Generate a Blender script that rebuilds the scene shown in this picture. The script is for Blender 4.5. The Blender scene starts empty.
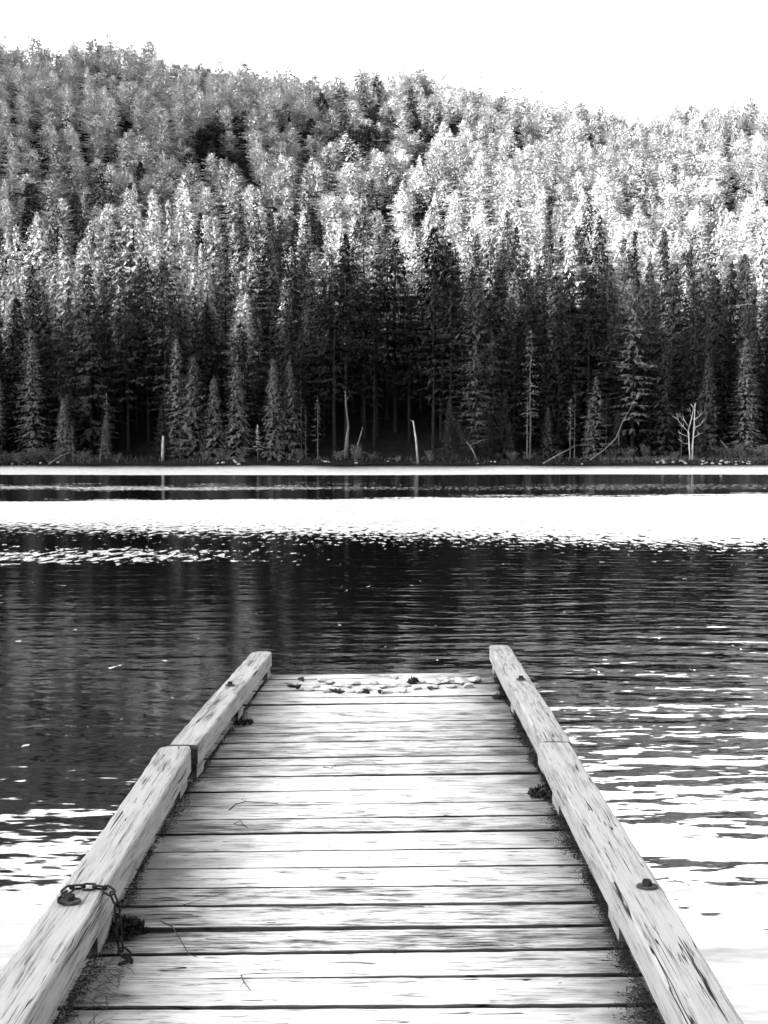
import bpy, bmesh, math, random
import numpy as np
from mathutils import Vector, Matrix

R = math.radians
scene = bpy.context.scene
COL = scene.collection
random.seed(11)
NP = np.random.RandomState(5)

# ------------------------------------------------------------------ camera
CAM_H = 2.05
PITCH = math.atan(62 / 1000)
YAW = -0.006
cam_d = bpy.data.cameras.new('camera')
cam = bpy.data.objects.new('camera', cam_d)
COL.objects.link(cam)
cam.location = (0, 0, CAM_H)
cam.rotation_euler = (R(90) - PITCH, 0, YAW)
cam_d.sensor_fit = 'VERTICAL'
cam_d.sensor_height = 24
cam_d.lens = 24 * 1000 / 1024
cam_d.clip_start = 0.05
cam_d.clip_end = 6000
scene.camera = cam

# ------------------------------------------------------------------ light
SUN_EL, SUN_AZ = R(16), R(240)          # behind the viewer, to the left
w = bpy.data.worlds.new('World')
scene.world = w
w.use_nodes = True
nt = w.node_tree
bg = nt.nodes['Background']
sky = nt.nodes.new('ShaderNodeTexSky')
sky.sky_type = 'NISHITA'
sky.sun_disc = False
sky.sun_elevation = SUN_EL
sky.sun_rotation = SUN_AZ
sky.dust_density = 4
sky.air_density = 1.0
bw = nt.nodes.new('ShaderNodeRGBToBW')
nt.links.new(sky.outputs[0], bw.inputs[0])
nt.links.new(bw.outputs[0], bg.inputs[0])
bg.inputs[1].default_value = 0.15

sd = bpy.data.lights.new('sun', 'SUN')
sd.energy = 2.5
sd.angle = R(2.5)
sun = bpy.data.objects.new('sun', sd)
COL.objects.link(sun)
sdir = Vector((math.sin(SUN_AZ) * math.cos(SUN_EL), math.cos(SUN_AZ) * math.cos(SUN_EL), math.sin(SUN_EL)))
sun.rotation_euler = sdir.to_track_quat('Z', 'Y').to_euler()
sun.location = (20, -20, 40)

vs = scene.view_settings
vs.view_transform = 'Standard'
vs.look = 'None'
vs.exposure = 4.9
vs.gamma = 1
vs.use_curve_mapping = False
scene.cycles.use_denoising = True
scene.cycles.denoising_input_passes = 'RGB_ALBEDO_NORMAL'
scene.cycles.denoising_prefilter = 'ACCURATE'
scene.cycles.max_bounces = 6
scene.cycles.sample_clamp_indirect = 8


# ------------------------------------------------------------------ helpers
class NT:
    def __init__(s, tree):
        s.t = tree

    def n(s, kind, **kw):
        x = s.t.nodes.new(kind)
        for k, v in kw.items():
            if k.startswith('i_'):
                x.inputs[k[2:]].default_value = v
            else:
                setattr(x, k, v)
        return x

    def put(s, sock, v):
        if isinstance(v, bpy.types.NodeSocket):
            s.t.links.new(v, sock)
        else:
            sock.default_value = v

    def math(s, op, a, b=None, c=None, clamp=False):
        x = s.t.nodes.new('ShaderNodeMath')
        x.operation = op
        x.use_clamp = clamp
        s.put(x.inputs[0], a)
        if b is not None: s.put(x.inputs[1], b)
        if c is not None: s.put(x.inputs[2], c)
        return x.outputs[0]

    def noise(s, vec, scale=1.0, detail=2.0, rough=0.5, dist=0.0):
        x = s.t.nodes.new('ShaderNodeTexNoise')
        s.put(x.inputs['Vector'], vec)
        s.put(x.inputs['Scale'], scale)
        x.inputs['Detail'].default_value = detail
        x.inputs['Roughness'].default_value = rough
        x.inputs['Distortion'].default_value = dist
        return x

    def scale(s, vec, sc):
        x = s.t.nodes.new('ShaderNodeVectorMath')
        x.operation = 'MULTIPLY'
        s.put(x.inputs[0], vec)
        s.put(x.inputs[1], sc)
        return x.outputs[0]

    def add(s, a, b):
        x = s.t.nodes.new('ShaderNodeVectorMath')
        x.operation = 'ADD'
        s.put(x.inputs[0], a)
        s.put(x.inputs[1], b)
        return x.outputs[0]

    def ramp(s, fac, stops, mode='LINEAR'):
        x = s.t.nodes.new('ShaderNodeValToRGB')
        x.color_ramp.interpolation = mode
        e = x.color_ramp.elements
        while len(e) < len(stops): e.new(0.5)
        for q, (p, v) in zip(e, stops):
            q.position = p
            q.color = (v, v, v, 1)
        s.put(x.inputs[0], fac)
        return x.outputs[0]

    def smooth(s, v, a, b, lo=0.0, hi=1.0):
        x = s.t.nodes.new('ShaderNodeMapRange')
        x.interpolation_type = 'SMOOTHSTEP'
        s.put(x.inputs['Value'], v)
        s.put(x.inputs['From Min'], a)
        s.put(x.inputs['From Max'], b)
        s.put(x.inputs['To Min'], lo)
        s.put(x.inputs['To Max'], hi)
        return x.outputs[0]


def new_mat(name):
    m = bpy.data.materials.new(name)
    m.use_nodes = True
    t = NT(m.node_tree)
    b = m.node_tree.nodes['Principled BSDF']
    return m, t, b


def mesh_obj(name, verts, faces, mat=None, parent=None, smooth=False):
    me = bpy.data.meshes.new(name)
    me.from_pydata([tuple(v) for v in verts], [], [tuple(f) for f in faces])
    me.update()
    if smooth:
        me.polygons.foreach_set('use_smooth', [True] * len(me.polygons))
    if mat: me.materials.append(mat)
    o = bpy.data.objects.new(name, me)
    COL.objects.link(o)
    if parent: o.parent = parent
    return o


def bm_obj(name, bm, mat=None, parent=None, smooth=False):
    me = bpy.data.meshes.new(name)
    bm.to_mesh(me)
    bm.free()
    if smooth:
        me.polygons.foreach_set('use_smooth', [True] * len(me.polygons))
    if mat: me.materials.append(mat)
    o = bpy.data.objects.new(name, me)
    COL.objects.link(o)
    if parent: o.parent = parent
    return o


def tag(o, label=None, cat=None, group=None, kind=None):
    if label: o['label'] = label
    if cat: o['category'] = cat
    if group: o['group'] = group
    if kind: o['kind'] = kind
    return o


def thing(name, label, cat, loc=(0, 0, 0), rz=0, group=None):
    o = bpy.data.objects.new(name, None)
    o.empty_display_size = 0.2
    COL.objects.link(o)
    o.location = loc
    o.rotation_euler = (0, 0, rz)
    return tag(o, label, cat, group)


def copy_tree(o, parent=None):
    c = o.copy()
    COL.objects.link(c)
    if parent: c.parent = parent
    for ch in [x for x in KIDS.get(o.name, [])]:
        copy_tree(ch, c)
    return c


KIDS = {}


def tube(pts, rad, sides=6, verts=None, faces=None, cap=True):
    """a tapered tube along a polyline, appended to verts / faces"""
    verts = [] if verts is None else verts
    faces = [] if faces is None else faces
    pts = [Vector(p) for p in pts]
    base = len(verts)
    up = Vector((0.31, 0.17, 0.93)).normalized()
    for i, p in enumerate(pts):
        d = (pts[min(i + 1, len(pts) - 1)] - pts[max(i - 1, 0)]).normalized()
        a = d.cross(up)
        if a.length < 0.05: a = d.cross(Vector((1, 0, 0)))
        a.normalize()
        b = d.cross(a)
        for k in range(sides):
            th = 2 * math.pi * k / sides
            verts.append(p + (a * math.cos(th) + b * math.sin(th)) * rad[i])
    for i in range(len(pts) - 1):
        for k in range(sides):
            k2 = (k + 1) % sides
            faces.append((base + i * sides + k, base + i * sides + k2, base + (i + 1) * sides + k2, base + (i + 1) * sides + k))
    if cap:
        faces.append(tuple(base + k for k in range(sides))[::-1])
        faces.append(tuple(base + (len(pts) - 1) * sides + k for k in range(sides)))
    return verts, faces


def unproject(px, py, z):
    """where the sight line of the picture point meets the level plane z (used for laying out the dock)"""
    d = Vector(((px - 384) / 1000, (512 - py) / 1000, -1))
    d = cam.rotation_euler.to_matrix() @ d
    t = (z - CAM_H) / d.z
    return Vector((0, 0, CAM_H)) + d * t


# ------------------------------------------------------------------ materials
def foliage_mat(name, val, var=0.38, trans=0.25, soft=0.45):
    m, t, b = new_mat(name)
    oi = t.n('ShaderNodeObjectInfo')
    geo = t.n('ShaderNodeNewGeometry')
    f = t.math('MULTIPLY_ADD', oi.outputs['Random'], 2 * var, 1 - var)
    g = t.math('MULTIPLY_ADD', geo.outputs['Random Per Island'], 0.24, 0.88)
    v = t.math('MULTIPLY', t.math('MULTIPLY', f, g), val)
    cmb = t.n('ShaderNodeCombineColor')
    for k in range(3): t.put(cmb.inputs[k], v)
    b.inputs['Roughness'].default_value = 0.7
    b.inputs['Specular IOR Level'].default_value = 0.0
    t.put(b.inputs['Base Color'], cmb.outputs[0])
    # needle sprays scatter light like the soft mass they belong to: lean their normals outward from the stem
    tc = t.n('ShaderNodeTexCoord')
    sp_ = t.n('ShaderNodeSeparateXYZ')
    t.t.links.new(tc.outputs['Object'], sp_.inputs[0])
    rad_ = t.math('SQRT', t.math('ADD', t.math('MULTIPLY', sp_.outputs[0], sp_.outputs[0]), t.math('MULTIPLY', sp_.outputs[1], sp_.outputs[1])))
    ow = t.n('ShaderNodeCombineXYZ')
    t.put(ow.inputs[0], sp_.outputs[0])
    t.put(ow.inputs[1], sp_.outputs[1])
    t.put(ow.inputs[2], t.math('MULTIPLY_ADD', rad_, 0.9, 0.2))
    vt = t.n('ShaderNodeVectorTransform', vector_type='NORMAL', convert_from='OBJECT', convert_to='WORLD')
    t.t.links.new(ow.outputs[0], vt.inputs[0])
    nz = t.n('ShaderNodeVectorMath', operation='NORMALIZE')
    t.t.links.new(vt.outputs[0], nz.inputs[0])
    mixn = t.add(t.scale(nz.outputs[0], (soft, soft, soft)), t.scale(geo.outputs['Normal'], (1 - soft, 1 - soft, 1 - soft)))
    nz2 = t.n('ShaderNodeVectorMath', operation='NORMALIZE')
    t.t.links.new(mixn, nz2.inputs[0])
    if soft > 0: t.t.links.new(nz2.outputs[0], b.inputs['Normal'])
    tr = t.n('ShaderNodeBsdfTranslucent')
    t.put(tr.inputs[0], cmb.outputs[0])
    mix = t.n('ShaderNodeMixShader')
    mix.inputs[0].default_value = trans
    t.t.links.new(b.outputs[0], mix.inputs[1])
    t.t.links.new(tr.outputs[0], mix.inputs[2])
    t.t.links.new(mix.outputs[0], t.t.nodes['Material Output'].inputs[0])
    return m


M_DARK = foliage_mat('needles_dark', 0.004, trans=0.1)  # shade of the forest wall put into the colour, less in the mid tone
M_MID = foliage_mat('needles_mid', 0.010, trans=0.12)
M_FRONT = foliage_mat('needles_front', 0.022, var=0.3, trans=0.12)  # top light on the front trees put into a paler colour
M_LEFT = foliage_mat('needles_left_stand', 0.085, trans=0.15)  # light on the left wall trees put into the colour
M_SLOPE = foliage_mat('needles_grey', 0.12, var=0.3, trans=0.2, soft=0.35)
M_UPPER = foliage_mat('needles_upper_stand', 0.20, var=0.25, trans=0.2, soft=0.35)  # pale stand, brightened by colour to lift the shade on the upper left
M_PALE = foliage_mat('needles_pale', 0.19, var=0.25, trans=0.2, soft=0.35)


def bark_mat(name, lo, hi, sc=6):
    m, t, b = new_mat(name)
    tc = t.n('ShaderNodeTexCoord')
    n = t.noise(t.scale(tc.outputs['Object'], (sc, sc, sc * 0.25)), 1.0, 4, 0.6)
    t.put(b.inputs['Base Color'], t.ramp(n.outputs['Fac'], [(0.3, lo), (0.7, hi)]))
    b.inputs['Roughness'].default_value = 0.9
    b.inputs['Specular IOR Level'].default_value = 0.0
    return m


M_BARK = bark_mat('bark', 0.002, 0.006)
M_WHITE_BARK = bark_mat('white_bark', 0.05, 0.11)
M_BARK_GREY = bark_mat('bark_grey', 0.012, 0.036)
M_PALE_BARK = bark_mat('bleached_wood', 0.035, 0.085)


def ground_mat():
    m, t, b = new_mat('forest_floor')
    geo = t.n('ShaderNodeNewGeometry')
    n = t.noise(geo.outputs['Position'], 0.4, 6, 0.7)
    n2 = t.noise(geo.outputs['Position'], 3.0, 3, 0.6)
    f = t.math('ADD', t.math('MULTIPLY', n.outputs['Fac'], 0.6), t.math('MULTIPLY', n2.outputs['Fac'], 0.4))
    t.put(b.inputs['Base Color'], t.ramp(f, [(0.35, 0.0012), (0.65, 0.0035)]))
    b.inputs['Roughness'].default_value = 1
    b.inputs['Specular IOR Level'].default_value = 0.0
    return m


M_GROUND = ground_mat()


def wood_mat(name, axis, lo, hi, seed, stain=0.0):
    """weathered grey timber; grain runs along the given axis of the object"""
    m, t, b = new_mat(name)
    tc = t.n('ShaderNodeTexCoord')
    geo = t.n('ShaderNodeNewGeometry')
    rnd = geo.outputs['Random Per Island']
    off = t.n('ShaderNodeCombineXYZ')
    t.put(off.inputs[0], t.math('MULTIPLY', rnd, 37.0))
    t.put(off.inputs[1], t.math('MULTIPLY', rnd, 91.0))
    t.put(off.inputs[2], t.math('MULTIPLY', rnd, 53.0))
    p = t.add(tc.outputs['Object'], off.outputs[0])
    s1 = (4.5, 60, 60) if axis == 'x' else (60, 3.0, 60)
    s2 = (9.0, 150, 150) if axis == 'x' else (140, 7.0, 140)
    s3 = (2.4, 8, 8) if axis == 'x' else (7, 1.6, 7)
    a = t.noise(t.scale(p, s1), 1.0, 6, 0.72, 0.6).outputs['Fac']
    c = t.noise(t.scale(p, s2), 1.0, 3, 0.6, 0.2).outputs['Fac']
    d = t.noise(t.scale(p, s3), 1.6, 5, 0.6, 0.4).outputs['Fac']
    f = t.math('ADD', t.math('MULTIPLY', a, 0.42), t.math('ADD', t.math('MULTIPLY', c, 0.36), t.math('MULTIPLY', d, 0.32)))
    f = t.math('ADD', f, t.math('MULTIPLY_ADD', rnd, 0.10, -0.05))
    base = t.ramp(f, [(0.40, lo), (0.475, lo + (hi - lo) * 0.40), (0.535, hi * 0.82), (0.62, hi)])
    # thin cracks running with the grain
    s4 = (1.1, 30, 30) if axis == 'x' else (36, 0.9, 36)
    cr = t.noise(t.scale(p, s4), 1.0, 2, 0.5, 0.3).outputs['Fac']
    crk = t.math('ABSOLUTE', t.math('SUBTRACT', cr, 0.5))
    brk = t.noise(t.scale(p, s3), 2.2, 2, 0.5).outputs['Fac']
    crk = t.math('ADD', crk, t.smooth(brk, 0.56, 0.44, 0.0, 0.05))
    crk = t.smooth(crk, 0.003, 0.016)
    s5 = (3.4, 85, 85) if axis == 'x' else (110, 1.1, 110)
    cr2 = t.math('ABSOLUTE', t.math('SUBTRACT', t.noise(t.add(t.scale(p, s5), (7.3, 1.7, 4.1)), 1.0, 2, 0.5, 0.2).outputs['Fac'], 0.5))
    brk2 = t.noise(t.add(t.scale(p, s3), (3.1, 9.2, 5.5)), 3.0, 2, 0.5).outputs['Fac']
    cr2 = t.smooth(t.math('ADD', cr2, t.smooth(brk2, 0.56, 0.44, 0.0, 0.06)), 0.003, 0.024, 0.25, 1.0)
    crk = t.math('MULTIPLY', crk, cr2)
    mix = t.n('ShaderNodeMix', data_type='RGBA', blend_type='MULTIPLY')
    mix.inputs[0].default_value = 0.95
    t.put(mix.inputs[6], base)
    t.put(mix.inputs[7], crk)
    col = mix.outputs[2]
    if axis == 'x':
        # the middle is trodden pale, the sides darken with algae and timber shade put into the colour
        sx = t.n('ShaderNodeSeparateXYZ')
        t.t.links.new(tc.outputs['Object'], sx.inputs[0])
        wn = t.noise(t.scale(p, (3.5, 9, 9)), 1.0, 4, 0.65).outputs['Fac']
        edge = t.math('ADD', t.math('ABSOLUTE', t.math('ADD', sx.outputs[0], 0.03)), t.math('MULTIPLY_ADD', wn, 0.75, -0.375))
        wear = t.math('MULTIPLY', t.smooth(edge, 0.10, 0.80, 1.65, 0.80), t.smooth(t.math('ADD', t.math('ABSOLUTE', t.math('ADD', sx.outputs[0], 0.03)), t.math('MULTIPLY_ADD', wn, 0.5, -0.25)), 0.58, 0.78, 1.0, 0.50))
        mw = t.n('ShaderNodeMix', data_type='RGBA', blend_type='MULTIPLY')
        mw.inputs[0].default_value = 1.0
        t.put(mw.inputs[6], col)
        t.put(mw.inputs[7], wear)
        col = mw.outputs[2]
    # a few knots
    vor = t.n('ShaderNodeTexVoronoi')
    t.put(vor.inputs['Vector'], t.scale(p, (2.2, 8, 8) if axis == 'x' else (8, 2.2, 8)))
    vor.inputs['Scale'].default_value = 1.0
    kn = t.smooth(vor.outputs['Distance'], 0.05, 0.14, 0.35, 1.0)
    mix2 = t.n('ShaderNodeMix', data_type='RGBA', blend_type='MULTIPLY')
    mix2.inputs[0].default_value = 0.45
    t.put(mix2.inputs[6], col)
    t.put(mix2.inputs[7], kn)
    t.put(b.inputs['Base Color'], mix2.outputs[2])
    b.inputs['Roughness'].default_value = 0.75
    b.inputs['Specular IOR Level'].default_value = 0.02
    bp = t.n('ShaderNodeBump')
    bp.inputs['Strength'].default_value = 0.6
    bp.inputs['Distance'].default_value = 0.004
    h = t.math('ADD', t.math('MULTIPLY', a, 0.7), t.math('ADD', t.math('MULTIPLY', c, 0.5), t.math('MULTIPLY', crk, 0.6)))
    t.put(bp.inputs['Height'], h)
    t.t.links.new(bp.outputs[0], b.inputs['Normal'])
    return m


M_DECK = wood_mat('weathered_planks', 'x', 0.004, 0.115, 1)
M_RAIL = wood_mat('weathered_timber', 'y', 0.004, 0.092, 2)
M_BLOCK = wood_mat('weathered_block', 'y', 0.006, 0.075, 3)
M_EDGE = wood_mat('damp_plank_side', 'x', 0.004, 0.012, 6)  # grime plus the shade of gaps and joints, put into the colour
M_BEAM = wood_mat('dark_beam', 'y', 0.01, 0.035, 4)


def plain(name, val, rough=0.6, metal=0.0, sc=40, var=0.4):
    m, t, b = new_mat(name)
    tc = t.n('ShaderNodeTexCoord')
    n = t.noise(tc.outputs['Object'], sc, 4, 0.6)
    t.put(b.inputs['Base Color'], t.ramp(n.outputs['Fac'], [(0.3, val * (1 - var)), (0.7, val * (1 + var))]))
    b.inputs['Roughness'].default_value = rough
    b.inputs['Metallic'].default_value = metal
    b.inputs['Specular IOR Level'].default_value = 0.1 if metal else 0.0
    return m


M_IRON = plain('rusty_iron', 0.007, 0.7)
M_GALV = plain('dull_plate', 0.016, 0.7)
M_LEAF = plain('dead_leaf_pale', 0.11, 0.8)
M_LEAFD = plain('dead_leaf_dark', 0.014, 0.85)
M_PEB = plain('pale_stone', 0.10, 0.9, sc=25, var=0.6)
M_TWIG = plain('twig_bark', 0.02, 0.9)
M_LITTER = plain('needle_litter', 0.007, 0.95, sc=90)
M_ROCK = plain('shore_stone', 0.06, 0.9, sc=3)
M_GRASS = foliage_mat('dry_grass', 0.020, 0.3, 0.3, 0.0)
M_SHRUB = foliage_mat('shrub_leaves', 0.020, 0.5, 0.25, 0.15)


def water_mat():
    m, t, b = new_mat('lake_water')
    geo = t.n('ShaderNodeNewGeometry')
    P = geo.outputs['Position']
    sep = t.n('ShaderNodeSeparateXYZ')
    t.t.links.new(P, sep.inputs[0])
    X, Y = sep.outputs[0], sep.outputs[1]
    flat = t.n('ShaderNodeCombineXYZ')
    t.put(flat.inputs[0], X)
    t.put(flat.inputs[1], Y)
    V = flat.outputs[0]

    def cen(nz):
        q = t.n('ShaderNodeVectorMath', operation='SUBTRACT')
        t.t.links.new(nz.outputs['Color'], q.inputs[0])
        q.inputs[1].default_value = (0.5, 0.5, 0.5)
        return q.outputs[0]
    # ripples: short steep ones, longer lazy ones
    a = cen(t.noise(t.scale(V, (4.2, 21.0, 1)), 1.0, 2, 0.5, 0.3))
    c = cen(t.noise(t.scale(V, (0.8, 3.8, 1)), 1.0, 2, 0.5, 0.4))
    d = cen(t.noise(t.scale(V, (8.0, 34.0, 1)), 1.0, 1, 0.5))
    # calm and ruffled reaches of the lake
    wn = t.noise(t.scale(V, (0.030, 0.10, 1)), 1.0, 3, 0.55).outputs['Fac']
    wf = t.noise(t.scale(V, (0.25, 0.9, 1)), 1.0, 3, 0.6).outputs['Fac']
    lg = t.math('DIVIDE', 2050.0, t.math('MAXIMUM', Y, 2.0))     # apparent depth below the horizon line
    lgw = t.math('ADD', lg, t.math('ADD', t.math('MULTIPLY_ADD', wn, 12.0, -6.0), t.math('MULTIPLY_ADD', wf, 10.0, -5.0)))
    lgt = t.math('ADD', lg, t.math('MULTIPLY_ADD', wn, 4.0, -2.0))
    ang = t.math('DIVIDE', X, t.math('MAXIMUM', Y, 2.0))
    band1 = t.math('MULTIPLY', t.smooth(lgt, 11.0, 13.0), t.smooth(lgt, 25.5, 23.5))
    up_edge = t.math('MULTIPLY_ADD', ang, -10.0, 47.0)
    lo_edge = t.math('MULTIPLY_ADD', ang, 22.0, 83.0)
    band2 = t.math('MULTIPLY', t.smooth(lgw, t.math('SUBTRACT', up_edge, 1.5), t.math('ADD', up_edge, 3.0)),
                   t.smooth(lgw, t.math('ADD', lo_edge, 24.0), t.math('SUBTRACT', lo_edge, 22.0)))
    band3 = t.math('MULTIPLY', t.math('MULTIPLY', t.smooth(lgw, 92.0, 104.0), t.smooth(lgw, 120.0, 110.0)),
                   t.smooth(ang, 0.02, -0.25, 0.0, 0.45))
    thin = t.math('MULTIPLY', t.math('MULTIPLY', t.smooth(lgw, 33.0, 36.0), t.smooth(lgw, 41.0, 38.0)), t.smooth(ang, 0.1, -0.2, 0.28, 0.5))
    ruf = t.math('MAXIMUM', t.math('MAXIMUM', band1, band2), t.math('MAXIMUM', band3, thin), clamp=True)
    nf = t.noise(t.scale(V, (5.0, 2.1, 1)), 1.0, 3, 0.7).outputs['Fac']
    ruf = t.smooth(t.math('ADD', ruf, t.math('MULTIPLY_ADD', nf, 2.2, -1.1)), 0.36, 0.64)
    near_amp = t.smooth(ang, -0.12, 0.20, 0.28, 0.64)
    nrm = t.scale(a, t_vec(t, near_amp, 0.22, 0.30))
    nrm = t.add(nrm, t.scale(c, t_vec(t, near_amp, 0.05, 0.08)))
    # small regular wavelets running across the view
    wd1 = t.noise(t.scale(V, (0.22, 0.22, 1)), 1.0, 2, 0.5).outputs['Fac']
    wd2 = t.noise(t.scale(V, (0.9, 0.7, 1)), 1.0, 2, 0.5).outputs['Fac']
    for lam, tilt_, wd_, amp in ((0.62, 0.9, wd1, 0.030), (0.27, -0.7, wd1, 0.030), (0.17, 1.6, wd2, 0.022)):
        phs = t.math('ADD', t.math('MULTIPLY_ADD', Y, 6.2832 / lam, t.math('MULTIPLY', X, tilt_)), t.math('MULTIPLY', wd_, 26.0))
        sl_ = t.math('MULTIPLY', t.math('MULTIPLY', t.math('SINE', phs), near_amp), t.math('MULTIPLY', wd2, 2.0 * amp))
        wv = t.n('ShaderNodeCombineXYZ')
        t.put(wv.inputs[1], sl_)
        nrm = t.add(nrm, wv.outputs[0])
    nrm = t.add(nrm, t.scale(d, (0.05, 0.08, 0)))
    rufv = t.n('ShaderNodeCombineXYZ')
    sx = t.n('ShaderNodeSeparateXYZ')
    t.t.links.new(a, sx.inputs[0])
    sd_ = t.n('ShaderNodeSeparateXYZ')
    t.t.links.new(d, sd_.inputs[0])
    t.put(rufv.inputs[0], t.math('MULTIPLY', ruf, t.math('MULTIPLY', sd_.outputs[0], 0.9)))
    fine = t.math('ADD', t.math('MULTIPLY', sx.outputs[1], 0.7), t.math('MULTIPLY', sd_.outputs[1], 0.4))
    t.put(rufv.inputs[1], t.math('MULTIPLY', ruf, t.math('SUBTRACT', fine, 0.30)))
    nrm = t.add(nrm, rufv.outputs[0])
    fl = t.scale(nrm, (1, 1, 0))
    nn = t.n('ShaderNodeVectorMath', operation='NORMALIZE')
    t.t.links.new(t.add(fl, (0, 0, 1)), nn.inputs[0])
    b.inputs['Base Color'].default_value = (0.0006, 0.0006, 0.0006, 1)
    b.inputs['Roughness'].default_value = 0.03
    b.inputs['IOR'].default_value = 1.72
    t.t.links.new(nn.outputs[0], b.inputs['Normal'])
    return m


def t_vec(t, f, sx, sy):
    c = t.n('ShaderNodeCombineXYZ')
    t.put(c.inputs[0], t.math('MULTIPLY', f, sx))
    t.put(c.inputs[1], t.math('MULTIPLY', f, sy))
    return c.outputs[0]


M_WATER = water_mat()

# ------------------------------------------------------------------ setting
SHORE = 140.0
lake = mesh_obj('lake', [(-1400, -120, 0), (1400, -120, 0), (1400, 175, 0), (-1400, 175, 0)], [(0, 1, 2, 3)], M_WATER)
tag(lake, kind='structure')


def shore_y(x):
    return SHORE + 1.2 * math.sin(x * 0.09 + 0.6) + 0.7 * math.sin(x * 0.31) - 0.02 * x


def crest_z(x, y):
    # ridge falls gently from left to right
    e = float(np.interp(x, [-300, -149, -70, -18, 33, 66, 115, 154, 300], [0.448, 0.422, 0.398, 0.382, 0.372, 0.358, 0.349, 0.340, 0.324]))
    return 395 * e - 15 + 1.5 * math.sin(x * 0.11) + 1.2 * math.sin(x * 0.047 + 1)


def hill_z(x, y):
    d = y - shore_y(x)
    if d < 0:
        return max(-2.5, d * 0.25)
    z = 0.75 * (1 - math.exp(-d / 1.2)) + 0.02 * min(d, 12)
    cz = crest_z(x, y)
    u = min(max(d - 9, 0) / 246.0, 1.0)
    sv = u * u * (3 - 2 * u) * 0.38 + u * 0.62
    z += (cz - 1) * sv
    if d > 255: z -= (d - 255) * 0.10 + (d - 255) ** 2 * 0.0006
    z += (1.5 * math.sin(x * 0.06 + y * 0.05) + 1.2 * math.sin(x * 0.023 - y * 0.09)) * min(1, max(0, d - 12) / 60)
    return z


xs = list(np.concatenate([np.arange(-700, -160, 20), np.arange(-160, 161, 2.5), np.arange(180, 701, 20)]))
ys = list(np.concatenate([np.arange(120, 160, 1.0), np.arange(160, 420, 5.0), np.arange(420, 760, 20)]))
vv = [(x, y, hill_z(x, y)) for y in ys for x in xs]
nx = len(xs)
ff = [(j * nx + i, j * nx + i + 1, (j + 1) * nx + i + 1, (j + 1) * nx + i) for j in range(len(ys) - 1) for i in range(nx - 1)]
hill = mesh_obj('hill', vv, ff, M_GROUND, smooth=True)
tag(hill, kind='structure')

# unseen ridge added behind the dock, shaped to shade lake and lower forest


def sheet(name, gx, gy, fn, mat):
    vv = [(x, y, fn(x, y)) for y in gy for x in gx]
    n_ = len(gx)
    ff = [(j * n_ + i, j * n_ + i + 1, (j + 1) * n_ + i + 1, (j + 1) * n_ + i) for j in range(len(gy) - 1) for i in range(n_ - 1)]
    o = mesh_obj(name, vv, ff, mat, smooth=True)
    return tag(o, kind='structure')


def sstep(a, b, v):
    u = min(1, max(0, (v - a) / (b - a)))
    return u * u * (3 - 2 * u)


def ridge_z(x, y):
    # u runs along the ridge, v across it (towards the low sun)
    u, v = 0.5 * x - 0.866 * y, -0.866 * x - 0.5 * y
    crest = float(np.interp(u, [-900, -400, -229, -175, -157, -132, -102, -60, 300, 700], [255, 266, 272, 276, 284, 310, 328, 334, 330, 290]))
    crest += 2.0 * math.sin(u * 0.11) + 1.6 * math.sin(u * 0.23 + 1.0)
    up = float(np.interp(v, [240, 260, 330, 460, 600, 760, 900, 1040, 1400], [-0.01, 0.01, 0.06, 0.25, 0.5, 0.8, 1.0, 0.8, 0.0]))
    z = crest * up * sstep(-1900, -1100, u) * sstep(1700, 900, u)
    if 0.02 < up < 0.97: z += 5 * math.sin(u * 0.03 + v * 0.02)
    return z


us, vs_ = list(np.arange(-1900, 1701, 12.0)), [240, 260, 330, 460, 600, 760, 860, 900, 940, 1040, 1400]
vv = []
for v in vs_:
    for u in us:
        x, y = 0.5 * u - 0.866 * v, -0.866 * u - 0.5 * v
        vv.append((x, y, ridge_z(x, y)))
n_ = len(us)
ff = [(j * n_ + i, j * n_ + i + 1, (j + 1) * n_ + i + 1, (j + 1) * n_ + i) for j in range(len(vs_) - 1) for i in range(n_ - 1)]
tag(mesh_obj('opposite_ridge', vv, ff, M_GROUND, smooth=True), kind='structure')


# unseen mountain added left of the lake, shaped to shadow the hill's upper left
def mountain_z(x, y):
    along = float(np.interp(y, [20, 60, 88, 108, 122, 133, 144, 165, 193, 220, 260, 300, 340, 370], [-2, 60, 98, 116, 134, 160, 184, 206, 224, 240, 246, 236, 150, 20]))
    across = float(np.interp(x, [-700, -450, -340, -280, -240, -215, -195, -180], [0.2, 0.75, 0.97, 1.0, 0.72, 0.40, 0.08, -0.03]))
    z = along * across + (3 * math.sin(x * 0.05 + y * 0.07) + 2 * math.sin(x * 0.13 - y * 0.11)) * (across > 0.1) * (along > 20)
    return z


sheet('left_mountain', list(np.arange(-700, -179, 10.0)), list(np.arange(20, 371, 6.0)), mountain_z, M_GROUND)

# near bank where the dock starts, with a bluff added behind to block light
vv, ff = [], []
bx = list(np.arange(-1400, 1401, 40.0))
by = [(-3.0, -0.6), (-4.2, 0.25), (-6, 0.9), (-9, 2.6), (-14, 8.5), (-20, 14.0), (-28, 17.0), (-60, 18.0), (-120, 12.0), (-190, 3.0)]
for yy, zz in by:
    for x in bx: vv.append((x, yy + 0.4 * math.sin(x * 0.3), zz))
nx = len(bx)
ff = [(j * nx + i, j * nx + i + 1, (j + 1) * nx + i + 1, (j + 1) * nx + i) for j in range(len(by) - 1) for i in range(nx - 1)]
tag(mesh_obj('near_bank', vv, ff, M_GROUND, smooth=True), kind='structure')


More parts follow.
